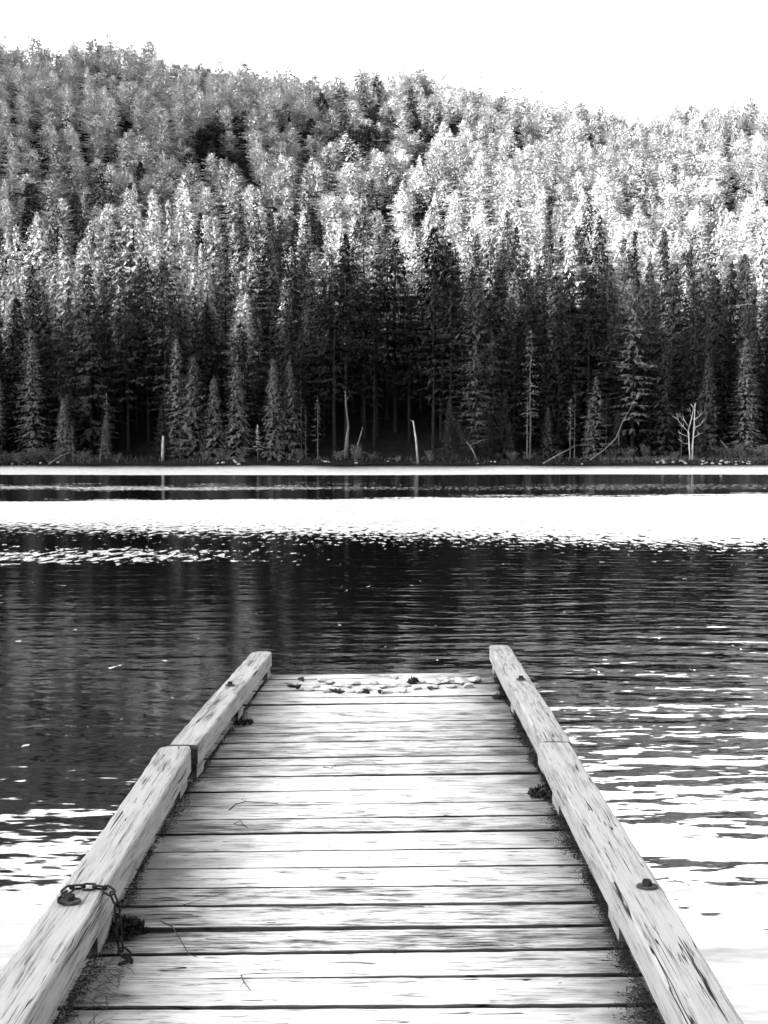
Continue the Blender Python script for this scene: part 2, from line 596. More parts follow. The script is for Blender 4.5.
# ------------------------------------------------------------------ trees
def crown_mesh(rng, H, Rad, base, style):
    """needle sprays laid like shingles along boughs; returns verts, faces"""
    V, F = [], []
    z = base * H
    step = {'spire': 0.80, 'layered': 1.25, 'round': 0.85, 'young': 0.45, 'thin': 0.75, 'tall': 1.1}[style]
    ph = rng.uniform(0, 10)
    wob = [rng.uniform(0.72, 1.18) for _ in range(9)]      # uneven outline round the tree

    def spray(px, py, pz, sa, sl, wd, dip, tilt):
        ca, sn = math.cos(sa), math.sin(sa)
        ex, ey, ez = ca * sl, sn * sl, -dip * sl
        wx, wy, wz = -sn * wd * math.cos(tilt), ca * wd * math.cos(tilt), wd * math.sin(tilt)
        b = len(V)
        V.append((px, py, pz))
        V.append((px + ex * 0.55 + wx, py + ey * 0.55 + wy, pz + ez * 0.45 + wz))
        V.append((px + ex, py + ey, pz + ez))
        V.append((px + ex * 0.55 - wx, py + ey * 0.55 - wy, pz + ez * 0.45 - wz))
        F.append((b, b + 1, b + 2, b + 3))

    while z < H - 0.2:
        t = (z - base * H) / (H - base * H)
        if style == 'spire':
            prof = (1 - t) ** 0.68 * (0.70 + 0.30 * min(1, t / 0.15)) + 0.03
            n = rng.randint(6, 8)
        elif style in ('layered', 'tall'):
            prof = min(1, (1 - t) * 1.6) ** 0.8 * (0.72 + 0.28 * math.sin(z * 1.3 + ph)) * (0.7 + 0.3 * min(1, t / 0.15)) + 0.05
            n = rng.randint(5, 8)
        elif style == 'round':
            prof = math.sqrt(max(0.02, 1 - (2 * t - 0.75) ** 2 / 1.6)) * (0.8 + 0.2 * math.sin(z * 1.1 + ph))
            n = rng.randint(6, 9)
        elif style == 'young':
            prof = (1 - t) ** 0.9 + 0.03
            n = rng.randint(6, 9)
        else:
            prof = (1 - t) ** 0.7 * 0.9 + 0.08
            n = rng.randint(2, 5)
        a0 = rng.uniform(0, 6.28)
        for k in range(n):
            az = a0 + 6.283 * k / n + rng.uniform(-0.35, 0.35)
            L = Rad * prof * rng.uniform(0.62, 1.15) * wob[int((az % 6.283) / 6.284 * 9)]
            if rng.random() < 0.06: continue
            L = max(L, 0.15)
            rise = {'spire': -0.20 + 0.60 * t, 'layered': -0.06 + 0.40 * t, 'tall': -0.15 + 0.5 * t, 'round': 0.05 + 0.55 * t,
                    'young': 0.0 + 0.55 * t, 'thin': 0.0 + 0.5 * t}[style] + rng.uniform(-0.12, 0.12)
            dx, dy = math.cos(az), math.sin(az)
            zz = z + rng.uniform(-0.25, 0.25) * step
            m = max(2, int(L / (0.19 if style != 'thin' else 0.34)))
            for s in range(m + 1):
                q = (s + 0.5) / (m + 0.5)
                if q < 0.22 and L > 1.3: continue
                r = L * q
                h = zz + r * rise - 0.13 * L * q * q
                px, py = dx * r, dy * r
                for side in ((-1, 1, 0) if s == m else (-1, 1)):
                    sl = (0.28 + 0.26 * min(1, L / 2.8)) * (1.25 - 0.5 * q) * rng.uniform(0.7, 1.25)
                    spray(px, py, h + rng.uniform(-0.06, 0.06), az + side * rng.uniform(0.35, 1.05), sl, sl * rng.uniform(0.11, 0.20),
                          rng.uniform(0.15, 0.95), rng.uniform(-0.35, 0.35))
            # hanging foliage nearer the stem closes the crown
            if style != 'thin':
                for q in range(1):
                    r = L * rng.uniform(0.25, 0.6)
                    spray(dx * r, dy * r, zz + r * rise, az + rng.uniform(-0.8, 0.8), rng.uniform(0.5, 0.8) * min(1, 0.4 + L * 0.3), 0.26 * min(1, 0.4 + L * 0.3), rng.uniform(0.9, 1.8), rng.uniform(-0.4, 0.4))
        z += step * rng.uniform(0.75, 1.25) * (1.0 - 0.55 * t)
    for k in range(5):
        b = len(V)
        a = rng.uniform(0, 6.28)
        V += [(0, 0, H - 0.7), (0.12 * math.cos(a), 0.12 * math.sin(a), H - 0.3), (0, 0, H + 0.15), (-0.12 * math.cos(a), -0.12 * math.sin(a), H - 0.3)]
        F.append((b, b + 1, b + 2, b + 3))
    return V, F


def trunk_mesh(rng, H, base, r0, limbs=0, Rad=2.0):
    V, F = [], []
    n = 7
    pts = [(rng.uniform(-0.05, 0.05) * i * 0.4, rng.uniform(-0.05, 0.05) * i * 0.4, H * 0.97 * i / n - (0.4 if i == 0 else 0)) for i in range(n + 1)]
    tube(pts, [r0 * (1.25 if i == 0 else 1 - 0.92 * i / n) for i in range(n + 1)], 7, V, F)
    for k in range(limbs):
        z = H * rng.uniform(base * 0.45, 0.85)
        L = Rad * rng.uniform(0.3, 0.8) * (1 - 0.6 * z / H)
        az = rng.uniform(0, 6.28)
        x0, y0 = 0, 0
        tube([(x0, y0, z), (math.cos(az) * L * 0.5, math.sin(az) * L * 0.5, z + 0.02 * L), (math.cos(az) * L, math.sin(az) * L, z - 0.12 * L)],
             [0.05, 0.035, 0.012], 4, V, F)
    return V, F


SHAPES = []          # (style, H, Rad, base, crown mesh, trunk mesh)
spec = [
    ('spire', 22, 3.2, 0.05), ('spire', 24, 3.6, 0.10), ('spire', 20, 2.9, 0.04),
    ('layered', 22, 4.2, 0.12), ('layered', 25, 4.7, 0.18), ('layered', 19, 3.9, 0.08),
    ('tall', 25, 4.4, 0.34), ('tall', 27, 4.2, 0.40), ('tall', 23, 4.2, 0.30),
    ('round', 15, 4.2, 0.10), ('round', 14, 3.7, 0.10), ('round', 16, 4.8, 0.14),
    ('young', 11, 2.1, 0.05), ('young', 12, 2.4, 0.08), ('young', 9, 1.7, 0.04),
    ('thin', 13, 1.8, 0.35), ('thin', 11, 1.6, 0.45),
]
for i, (st, H, Rd, bs) in enumerate(spec):
    rng = random.Random(100 + i)
    V, F = crown_mesh(rng, H, Rd, bs, st)
    cm = bpy.data.meshes.new('crown')
    cm.from_pydata(V, [], F)
    cm.materials.append(M_DARK)
    V, F = trunk_mesh(rng, H, bs, 0.0085 * H, 26 if st in ('thin', 'layered') else 12, Rd)
    tm = bpy.data.meshes.new('trunk')
    tm.from_pydata([tuple(v) for v in V], [], F)
    tm.materials.append(M_BARK if st != 'thin' else M_BARK_GREY)
    SHAPES.append((st, H, Rd, bs, cm, tm))

BY = {}
for i, s in enumerate(SHAPES): BY.setdefault(s[0], []).append(i)
CROWN_VARIANTS = {}


def crown_with(i, mat):
    k = (i, mat.name)
    if k not in CROWN_VARIANTS:
        me = SHAPES[i][4].copy()
        me.materials.clear()
        me.materials.append(mat)
        CROWN_VARIANTS[k] = me
    return CROWN_VARIANTS[k]


def add_tree(i, x, y, scale, mat, label, group=None, name='conifer', cat='conifer', lean=(0, 0), wide=1.0, rz=None):
    root = thing(name, label, cat, (x, y, hill_z(x, y) - 0.15), random.uniform(0, 6.28) if rz is None else rz, group)
    root.rotation_euler = (lean[0], lean[1], root.rotation_euler[2])
    root.scale = (scale * wide, scale * wide, scale)
    for nm, me in (('trunk', SHAPES[i][5]), ('crown', crown_with(i, mat))):
        o = bpy.data.objects.new(nm, me)
        COL.objects.link(o)
        o.parent = root
    return root


def wx(px, y):
    """sideways place of picture column px at depth y"""
    return (px - 378) / 1000.0 * y


GAPS = [(338, 438, 150.0), (118, 160, 150.0), (640, 668, 147.0)]
placed = []


def free(x, y, r):
    return all((x - a) ** 2 + (y - b) ** 2 > max(r, c) ** 2 for a, b, c in placed)


# --- trees one can single out along the waterline: column, top row, kind, depth, label
SINGLE = [
    (632, 290, 4, 147, M_FRONT, 1.25, 'broad layered conifer with drooping pale boughs, tallest above the right shore'),
    (475, 345, 3, 145, M_FRONT, 0.85, 'spreading conifer right of the dark hollow, over the leaning sapling'),
    (274, 358, 12, 143, M_FRONT, 1.0, 'left one of the twin young spires standing left of the tall dead snag'),
    (290, 360, 13, 144, M_FRONT, 0.95, 'right one of the twin young spires standing left of the tall dead snag'),
    (215, 376, 14, 143, M_FRONT, 1.1, 'small pointed young conifer between two bushier ones on the left shore'),
    (195, 356, 13, 144, M_FRONT, 1.15, 'bushy young conifer right of the pale broken post on the left shore'),
    (178, 336, 0, 146, M_FRONT, 0.9, 'narrow spire just above the pale broken post on the left shore'),
    (238, 364, 14, 143, M_FRONT, 1.15, 'dense young conifer left of the twiggy grey shrub tree'),
    (595, 376, 5, 143, M_FRONT, 0.75, 'tiered young conifer right of the fallen grey log on the shore'),
    (664, 336, 2, 145, M_MID, 1.1, 'rounded conifer left of the bare white forked tree'),
    (692, 326, 1, 147, M_MID, 1.0, 'conifer with a blunt bright top rising behind the bare white forked tree'),
    (707, 356, 12, 144, M_MID, 1.0, 'young conifer pressed against the right side of the bare white tree'),
    (706, 310, 2, 151, M_DARK, 0.7, 'very slim dark spire behind the bare white forked tree'),
    (744, 338, 0, 145, M_FRONT, 0.95, 'pale spire with a bare lower trunk near the right end of the shore'),
    (530, 330, 16, 147, M_FRONT, 1.0, 'small tufted conifer on a long bare trunk in the middle of the dark wall'),
    (570, 398, 16, 143, M_FRONT, 0.8, 'thin sapling with a sparse top left of the tiered young conifer'),
    (318, 396, 15, 142, M_FRONT, 0.8, 'thin see-through conifer between the twin spires and the tall dead snag'),
    (306, 402, 15, 142.5, M_DARK, 0.7, 'short scraggly conifer close behind the thin see-through one'),
    (258, 424, 15, 141.5, M_PALE, 1.0, 'twiggy grey little tree at the water left of the twin spires'),
    (100, 418, 15, 141.5, M_FRONT, 1.1, 'twiggy leaning little tree with a pale stem on the left shore'),
    (74, 420, 16, 141.6, M_FRONT, 0.9, 'slender little tree with a tuft on top beside the left shore brush'),
    (35, 330, 1, 146, M_FRONT, 0.9, 'tall conifer with a pale trunk line behind the far left brush'),
    (700, 400, 14, 141.8, M_MID, 0.7, 'little conifer low behind the bare white forked tree'),
]
rngP = random.Random(7)
n_ind = 0
for (px, ty, i, y, mat, wide, lab) in SINGLE:
    x = wx(px, y)
    zb = hill_z(x, y)
    ztop = CAM_H + (450 - ty) / 1000.0 * y
    sc = (ztop - zb) / SHAPES[i][1]
    lean = (0, 0)
    if 'leaning little' in lab: lean = (0, R(-9))
    add_tree(i, x, y, sc, mat, lab, lean=lean, wide=wide / max(sc, 0.6) * 0.9 if i < 12 else wide)
    placed.append((x, y, 1.6))
    n_ind += 1


def zone_label(px, py_front, small):
    if small:
        return ('short young conifer in the fringe of small trees along the far waterline', 'young conifers fringing the far waterline')
    if px < 160:
        return ('tall conifer in the forest wall left of the pale broken post, its tip catching light', 'tall conifers of the forest wall, left end')
    if px < 345:
        return ('tall conifer in the forest wall between the pale broken post and the tall dead snag', 'tall conifers of the forest wall, left middle')
    if px < 520:
        return ('tall conifer of the dark forest wall above the black hollow mid-shore', 'tall conifers of the forest wall above the hollow')
    if px < 660:
        return ('tall dark conifer around the broad layered tree in the forest wall', 'tall conifers of the forest wall, right middle')
    return ('tall dark conifer in the forest wall behind and beyond the bare white forked tree', 'tall conifers of the forest wall, right end')


# fringe of young trees
tries = 0
while n_ind < 48 and tries < 900:
    tries += 1
    y = rngP.uniform(142.2, 148)
    px = rngP.uniform(-12, 780)
    if any(a < px < b for a, b, _ in GAPS): continue
    x = wx(px, y)
    if not free(x, y, 2.2): continue
    i = rngP.choice(BY['young'] + BY['thin'][:1])
    lab, grp = zone_label(px, 0, True)
    add_tree(i, x, y, rngP.uniform(0.55, 1.0), rngP.choice([M_DARK, M_MID, M_FRONT]), lab, grp)
    placed.append((x, y, 1.8))
    n_ind += 1

# the wall of tall trees, row behind row
cand = []
for row in range(12):
    y0 = 148.5 + row * 4.6
    for k in range(60):
        px = -25 + k * (820 / 28.0) + rngP.uniform(-9, 9) + (row % 2) * 11
        if px > 795: break
        cand.append((y0 + rngP.uniform(-1.3, 1.3), px))
cand.sort()
stuff_pts = []
for (y, px) in cand:
    x = wx(px, y)
    if any(a < px < b and y < lim for a, b, lim in GAPS): continue
    if not free(x, y, 2.2): continue
    hollow = 330 < px < 450
    i = rngP.choice(BY['spire'] * 2 + BY['layered'])
    if (325 < px < 452 or 112 < px < 168) and y < 185: i = rngP.choice(BY['tall'])
    sc = rngP.uniform(0.74, 1.20)
    if px < 200: sc *= 1.06
    if px > 560: sc *= 0.98
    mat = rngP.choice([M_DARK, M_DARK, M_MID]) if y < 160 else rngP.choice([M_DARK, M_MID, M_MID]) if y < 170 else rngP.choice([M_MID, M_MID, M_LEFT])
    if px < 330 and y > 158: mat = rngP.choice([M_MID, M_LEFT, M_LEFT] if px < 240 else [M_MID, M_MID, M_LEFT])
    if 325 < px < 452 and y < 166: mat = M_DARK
    placed.append((x, y, 1.9))
    if n_ind < 296 and -15 < px < 783:
        lab, grp = zone_label(px, 0, False)
        add_tree(i, x, y, sc, mat, lab, grp, wide=rngP.uniform(1.0, 1.4))
        n_ind += 1
    else:
        stuff_pts.append((x, y, i, sc, mat, 1.0))
last_y = max(p[1] for p in placed)

# ---- the forest on the slope: too many to count, one object
y = 196.0
rngS = random.Random(21)
grid = []
yy = 200.0
while yy < 440:
    half = yy * 0.46 + 12
    sp = float(np.interp(yy, [200, 260, 330, 400, 420], [5.2, 6.2, 7.0, 6.6, 6.0]))
    x = -half
    while x < half:
        grid.append((x + rngS.uniform(-1.7, 1.7), yy + rngS.uniform(-1.7, 1.7)))
        x += sp
    yy += sp * 1.05
# margins of the wall beyond the picture
for k in range(160):
    side = rngS.choice((-1, 1))
    yb = rngS.uniform(143, 200)
    grid.append((side * (yb * 0.43 + rngS.uniform(0, 45)), yb))
for (x, y) in grid:
    px = 378 + x / y * 1000
    elev = (hill_z(x, y) - CAM_H) / y
    row = 450 - elev * 1000
    left_up = (row < 190 - 0.20 * px) and px < 460      # shadowed upper left, brightened by paler needle colour
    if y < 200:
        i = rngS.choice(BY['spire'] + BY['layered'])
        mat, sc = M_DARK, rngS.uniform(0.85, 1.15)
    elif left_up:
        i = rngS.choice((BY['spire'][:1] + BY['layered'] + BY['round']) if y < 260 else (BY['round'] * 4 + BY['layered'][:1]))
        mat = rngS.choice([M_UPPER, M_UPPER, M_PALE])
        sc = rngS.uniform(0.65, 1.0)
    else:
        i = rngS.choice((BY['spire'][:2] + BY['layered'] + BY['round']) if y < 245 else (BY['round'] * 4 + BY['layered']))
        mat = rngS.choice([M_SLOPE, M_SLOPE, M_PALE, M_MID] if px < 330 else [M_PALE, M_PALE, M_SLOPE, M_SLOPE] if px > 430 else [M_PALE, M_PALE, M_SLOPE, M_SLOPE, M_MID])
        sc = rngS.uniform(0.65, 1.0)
    wd = 1.0
    if y >= 200:
        sc *= 0.80 * rngS.uniform(0.78, 1.15)
        wd = rngS.uniform(1.25, 1.75) if SHAPES[i][0] != 'round' else rngS.uniform(1.15, 1.7)
    stuff_pts.append((x, y, i, sc, mat, wd))
    if y > 215 and rngS.random() < 0.75:      # younger trees and brush between the crowns
        stuff_pts.append((x + rngS.uniform(-4, 4), y + rngS.uniform(-4, 4), rngS.choice(BY['young'] + BY['round'][1:2]), rngS.uniform(0.45, 0.7), rngS.choice([M_SLOPE, M_SLOPE, M_PALE, M_LEFT]), rngS.uniform(1.2, 1.9)))

keys = sorted({(p[2], p[4].name) for p in stuff_pts})
me = bpy.data.meshes.new('forest')
me.from_pydata([(p[0], p[1], hill_z(p[0], p[1]) - 0.2) for p in stuff_pts], [], [])
for nm, ty, vals in (('variant', 'INT', [keys.index((p[2], p[4].name)) for p in stuff_pts]),
                     ('size', 'FLOAT_VECTOR', [c for p in stuff_pts for c in (p[3] * p[5], p[3] * p[5], p[3])]),
                     ('turn', 'FLOAT', [rngS.uniform(0, 6.28) for p in stuff_pts])):
    at = me.attributes.new(nm, ty, 'POINT')
    at.data.foreach_set('vector' if ty == 'FLOAT_VECTOR' else 'value', vals)
forest = bpy.data.objects.new('forest', me)
COL.objects.link(forest)
tag(forest, kind='stuff')
# one crown of each kind already standing in the scene is what the slope repeats
crown_src = {}
for o in list(bpy.data.objects):
    if o.type == 'MESH' and o.name.split('.')[0] == 'crown':
        crown_src.setdefault(o.data.name, o)
src_by_shape = {}
for o in list(bpy.data.objects):
    if o.type == 'MESH' and o.name.split('.')[0] == 'crown':
        for (i, mn), md in CROWN_VARIANTS.items():
            if o.data == md: src_by_shape.setdefault(i, o)
ng = bpy.data.node_groups.new('forest_spread', 'GeometryNodeTree')
ng.interface.new_socket('Geometry', in_out='INPUT', socket_type='NodeSocketGeometry')
ng.interface.new_socket('Geometry', in_out='OUTPUT', socket_type='NodeSocketGeometry')
gi = ng.nodes.new('NodeGroupInput')
go = ng.nodes.new('NodeGroupOutput')
join = ng.nodes.new('GeometryNodeJoinGeometry')
ng.links.new(join.outputs[0], go.inputs[0])


def named(nm, ty):
    a = ng.nodes.new('GeometryNodeInputNamedAttribute')
    a.data_type = ty
    a.inputs['Name'].default_value = nm
    return a.outputs[0]


v_out, s_out, t_out = named('variant', 'INT'), named('size', 'FLOAT_VECTOR'), named('turn', 'FLOAT')
rot = ng.nodes.new('ShaderNodeCombineXYZ')
ng.links.new(t_out, rot.inputs[2])
hidden_src = []
for k, (i, mn) in enumerate(keys):
    cmp_ = ng.nodes.new('FunctionNodeCompare')
    cmp_.data_type = 'INT'
    cmp_.operation = 'EQUAL'
    ins = [q for q in cmp_.inputs if q.type == 'INT']
    ng.links.new(v_out, ins[0])
    ins[1].default_value = k
    src = src_by_shape.get(i)
    if src is None:
        # a shape of which no single tree stands at the shore: plant one well up the slope
        x, y = rngS.uniform(-30, 30), rngS.uniform(205, 240)
        rt = add_tree(i, x, y, 0.85, bpy.data.materials[mn], 'round-headed conifer standing out above the forest wall on the lower slope', 'round-headed conifers on the lower slope')
        src = [o for o in bpy.data.objects if o.parent == rt and o.name.startswith('crown')][0]
        src_by_shape[i] = src
    oi = ng.nodes.new('GeometryNodeObjectInfo')
    oi.inputs['Object'].default_value = src
    oi.inputs['As Instance'].default_value = False
    smn = ng.nodes.new('GeometryNodeSetMaterial')
    smn.inputs['Material'].default_value = bpy.data.materials[mn]
    ng.links.new(oi.outputs['Geometry'], smn.inputs['Geometry'])
    iop = ng.nodes.new('GeometryNodeInstanceOnPoints')
    ng.links.new(gi.outputs[0], iop.inputs['Points'])
    ng.links.new(cmp_.outputs[0], iop.inputs['Selection'])
    ng.links.new(smn.outputs[0], iop.inputs['Instance'])
    ng.links.new(rot.outputs[0], iop.inputs['Rotation'])
    ng.links.new(s_out, iop.inputs['Scale'])
    ng.links.new(iop.outputs[0], join.inputs[0])
md = forest.modifiers.new('spread', 'NODES')
md.node_group = ng


# ---- dead and bare wood along the shore
def stick(name, label, cat, pts, rad, mat, extra=(), group=None):
    p0 = Vector(pts[0])
    V, F = [], []
    tube([Vector(p) - p0 for p in pts], rad, 7, V, F)
    for (ep, er) in extra: tube([Vector(p) - p0 for p in ep], er, 5, V, F)
    o = mesh_obj(name, V, F, mat, smooth=True)
    o.location = p0
    return tag(o, label, cat, group)


def sp(px, py, y):
    return Vector((wx(px, y), y, CAM_H + (450 - py) / 1000.0 * y))


def on_ground(px, y, dz=-0.2):
    x = wx(px, y)
    return Vector((x, y, hill_z(x, y) + dz))


stick('dead_snag', 'pale broken post of a dead trunk at the water on the left shore', 'dead trunk',
      [on_ground(163, 141.2), sp(163.5, 450, 141.2), sp(164, 436, 141.3)], [0.24, 0.22, 0.16], M_PALE_BARK)
stick('dead_snag', 'tall dead snag with a kinked grey top at the left edge of the black hollow', 'dead trunk',
      [on_ground(346, 144), sp(347, 440, 144), sp(348.5, 425, 144), sp(346, 405, 144), sp(345.5, 391, 144)], [0.34, 0.26, 0.15, 0.11, 0.05], M_BARK_GREY,
      [([sp(346, 402, 144), sp(349, 396, 144)], [0.08, 0.03])])
stick('dead_snag', 'thin pale leaning snag inside the black hollow mid-shore', 'dead trunk',
      [on_ground(418, 142), sp(416, 440, 142), sp(413, 421, 142)], [0.19, 0.15, 0.09], M_PALE_BARK,
      [([sp(413, 422, 142), sp(410.5, 420, 142)], [0.06, 0.02])])
stick('dead_snag', 'short slanting dead stem right of the tall dead snag', 'dead trunk',
      [on_ground(355, 142.5), sp(358, 444, 142.5), sp(363, 427, 142.5)], [0.14, 0.12, 0.05], M_BARK_GREY)
stick('bent_dead_trunk', 'long crooked dead trunk leaning right, below the broad layered conifer', 'dead trunk',
      [on_ground(588, 141.4), sp(604, 450, 141.8), sp(616, 438, 142.2), sp(622, 422, 142.6), sp(629, 410, 143), sp(634, 398, 143.2)], [0.11, 0.10, 0.09, 0.07, 0.05, 0.02], M_BARK_GREY,
      [([sp(623, 421, 142.6), sp(635, 416, 142.4)], [0.07, 0.02]), ([sp(618, 434, 142.3), sp(619, 446, 142.4)], [0.08, 0.06])])
stick('fallen_log', 'grey fallen log slanting up out of the water right of the middle', 'log',
      [sp(543, 463.5, 139.6), sp(558, 455, 141), sp(577, 445, 142.5)], [0.13, 0.11, 0.06], M_BARK_GREY)
stick('fallen_log', 'grey fallen log slanting through the brush at the far left shore', 'log',
      [sp(50, 464, 140.0), sp(62, 456, 141.5), sp(76, 451, 142.6)], [0.14, 0.12, 0.06], M_BARK_GREY)
stick('fallen_log', 'short grey log leaning left on the bank right of the white tree', 'log',
      [sp(730, 452, 142.0), sp(725, 446, 142.4), sp(720, 440, 142.6)], [0.14, 0.12, 0.08], M_BARK_GREY)

# bare white forked tree
y = 141.0
root = thing('bare_tree', 'bare white forked tree with two pale stems at the right shore', 'tree', tuple(on_ground(691, y, 0)))
o0 = root.location.copy()


def rel(px, py, yy): return sp(px, py, yy) - o0


V, F = [], []
tube([rel(690.5, 462.5, y), rel(689, 445, y), rel(688, 430, y), rel(691, 418, y), rel(693, 408, y)], [0.12, 0.10, 0.08, 0.06, 0.02], 6, V, F)
o = mesh_obj('trunk', V, F, M_WHITE_BARK, root, True)
V, F = [], []
tube([rel(692.5, 462.5, y), rel(692.5, 445, y), rel(693.5, 430, y), rel(694, 412, y), rel(694.5, 403, y)], [0.13, 0.11, 0.09, 0.06, 0.02], 6, V, F)
o = mesh_obj('trunk', V, F, M_WHITE_BARK, root, True)
for br in ([(688, 432), (683, 427), (677, 420), (672, 416)], [(689, 444), (683, 443), (678, 439)], [(688.5, 437), (681, 434), (677, 432)],
           [(689, 428), (684, 421), (682, 416)], [(693.5, 428), (700, 425), (704, 419)], [(694, 420), (699, 416), (701, 411)],
           [(693, 438), (699, 434), (703, 433)], [(677, 420), (676, 413)], [(694, 410), (690, 404)]):
    V, F = [], []
    n = len(br)
    tube([rel(a, b, y + random.uniform(-0.4, 0.4) * (q > 0)) for q, (a, b) in enumerate(br)], [0.06 * (1 - 0.75 * q / (n - 1)) for q in range(n)], 5, V, F)
    mesh_obj('branch', V, F, M_WHITE_BARK, root, True)

V, F = [], []
rngT = random.Random(64)
for (a, b) in ((683, 427), (677, 420), (683, 443), (681, 434), (684, 421), (700, 425), (699, 416), (699, 434), (690, 412), (694, 408), (693, 420), (688, 436), (695, 430), (676, 418)):
    for q in range(2):
        da, db = rngT.uniform(-5, 5), rngT.uniform(-9, -2)
        yy_ = y + rngT.uniform(-0.4, 0.4)
        tube([rel(a, b, yy_), rel(a + da * 0.6, b + db * 0.5, yy_), rel(a + da, b + db, yy_ + rngT.uniform(-0.3, 0.3))], [0.035, 0.025, 0.010], 4, V, F)
mesh_obj('twigs', V, F, M_WHITE_BARK, root, True)

# leaning sapling with its crown toward the left
root = add_tree(13, wx(478, 141.6), 141.6, 0.1, M_MID, 'leaning sapling with a bare slanting stem right of the black hollow', name='leaning_tree', cat='tree')
for ch in [o for o in bpy.data.objects if o.parent == root]: bpy.data.objects.remove(ch)
root.scale = (1, 1, 1)
root.rotation_euler = (0, 0, 0)
o0 = root.location.copy()
V, F = [], []
tube([rel(478, 463, 141.6), rel(472, 449, 141.6), rel(465, 440, 141.7), rel(458, 425, 142), rel(450, 412, 142.2)], [0.15, 0.12, 0.10, 0.07, 0.03], 6, V, F)
tube([rel(469, 446, 141.6), rel(480, 441, 141.3), rel(488, 439, 141.1)], [0.06, 0.04, 0.02], 5, V, F)
mesh_obj('trunk', V, F, M_BARK_GREY, root, True)
V, F = crown_mesh(random.Random(77), 7.5, 1.5, 0.05, 'young')
sh = rel(466, 441, 141.7)
sh2 = rel(449, 410, 142.2)
axis = (sh2 - sh).normalized()
q = Vector((0, 0, 1)).rotation_difference(axis)
sl = (sh2 - sh).length / 7.5
mesh_obj('crown', [sh + q @ (Vector(v) * sl) for v in V], F, M_MID, root)


# ---- brush, grass and stones on the bank
def shrub_mesh(rng, w, h, n):
    V, F = [], []
    stems = []
    for k in range(16):
        a = rng.uniform(0, 6.28)
        stems.append(Vector((math.cos(a) * w * rng.uniform(0.2, 1.1), math.sin(a) * w * rng.uniform(0.2, 1.1), h * rng.uniform(0.35, 1.15))))
    for k in range(n):
        tip = rng.choice(stems)
        q = rng.uniform(0.25, 1.0)
        c = tip * q + Vector((rng.gauss(0, 0.13), rng.gauss(0, 0.13), rng.gauss(0, 0.10)))
        d = Vector((rng.uniform(-1, 1), rng.uniform(-1, 1), rng.uniform(-0.3, 1))).normalized() * rng.uniform(0.12, 0.26)
        s = d.cross(Vector((rng.uniform(-1, 1), rng.uniform(-1, 1), rng.uniform(-1, 1)))).normalized() * rng.uniform(0.03, 0.07)
        b = len(V)
        V += [c, c + d * 0.5 + s, c + d, c + d * 0.5 - s]
        F.append((b, b + 1, b + 2, b + 3))
    return V, F


def stems_mesh(rng, w, h, n):
    V, F = [], []
    for k in range(n):
        a = rng.uniform(0, 6.28)
        tip = Vector((math.cos(a) * w * rng.uniform(0.3, 0.95), math.sin(a) * w * rng.uniform(0.3, 0.95), h * rng.uniform(0.6, 1.05)))
        tube([(0, 0, -0.2), tip * 0.5 + Vector((0, 0, 0.1 * h)), tip], [0.035, 0.025, 0.008], 4, V, F)
    return V, F


SHR = []
for k in range(4):
    rng = random.Random(300 + k)
    wd, ht = rng.uniform(1.0, 1.7), rng.uniform(1.2, 2.2)
    V, F = shrub_mesh(rng, wd, ht, 620)
    m1 = bpy.data.meshes.new('foliage'); m1.from_pydata([tuple(v) for v in V], [], F); m1.materials.append(M_SHRUB)
    V, F = stems_mesh(rng, wd, ht, 12)
    m2 = bpy.data.meshes.new('stems'); m2.from_pydata([tuple(v) for v in V], [], F); m2.materials.append(M_BARK_GREY)
    SHR.append((m1, m2))
rngB = random.Random(44)
shrub_px = [(6, 1.2), (22, 1.1), (36, 1.3), (50, 1.2), (62, 1.0), (84, 0.8), (118, 0.6), (206, 0.8), (226, 0.9), (243, 0.8), (300, 0.7), (340, 0.8), (356, 1.0), (372, 0.6),
            (398, 0.4), (430, 0.7), (455, 0.6), (497, 0.6), (512, 0.8), (530, 0.7), (560, 0.6), (612, 0.9), (628, 1.0), (645, 0.9), (676, 0.7), (712, 1.0), (728, 1.1), (742, 1.0), (758, 1.2), (770, 1.1)]
for px, s in shrub_px:
    y = rngB.uniform(141.2, 143.4)
    x = wx(px, y)
    if px < 90: lb, gp = 'grey leafy shrub in the brush patch at the far left shore', 'shrubs of the left shore brush'
    elif px < 320: lb, gp = 'low shrub at the feet of the small conifers on the left shore', 'shrubs under the left shore conifers'
    elif px < 520: lb, gp = 'dark low shrub at the mouth of the black hollow mid-shore', 'shrubs before the black hollow'
    elif px < 700: lb, gp = 'low shrub between the fallen grey log and the bare white tree', 'shrubs left of the bare white tree'
    else: lb, gp = 'grey shrub on the bank right of the bare white forked tree', 'shrubs right of the bare white tree'
    root = thing('shrub', lb, 'shrub', (x, y, hill_z(x, y) - 0.05), rngB.uniform(0, 6.28), gp)
    root.scale = (s * 1.1, s * 1.1, s)
    a, b = rngB.choice(SHR)
    for nm, mm in (('foliage', a), ('stems', b)):
        o = bpy.data.objects.new(nm, mm); COL.objects.link(o); o.parent = root

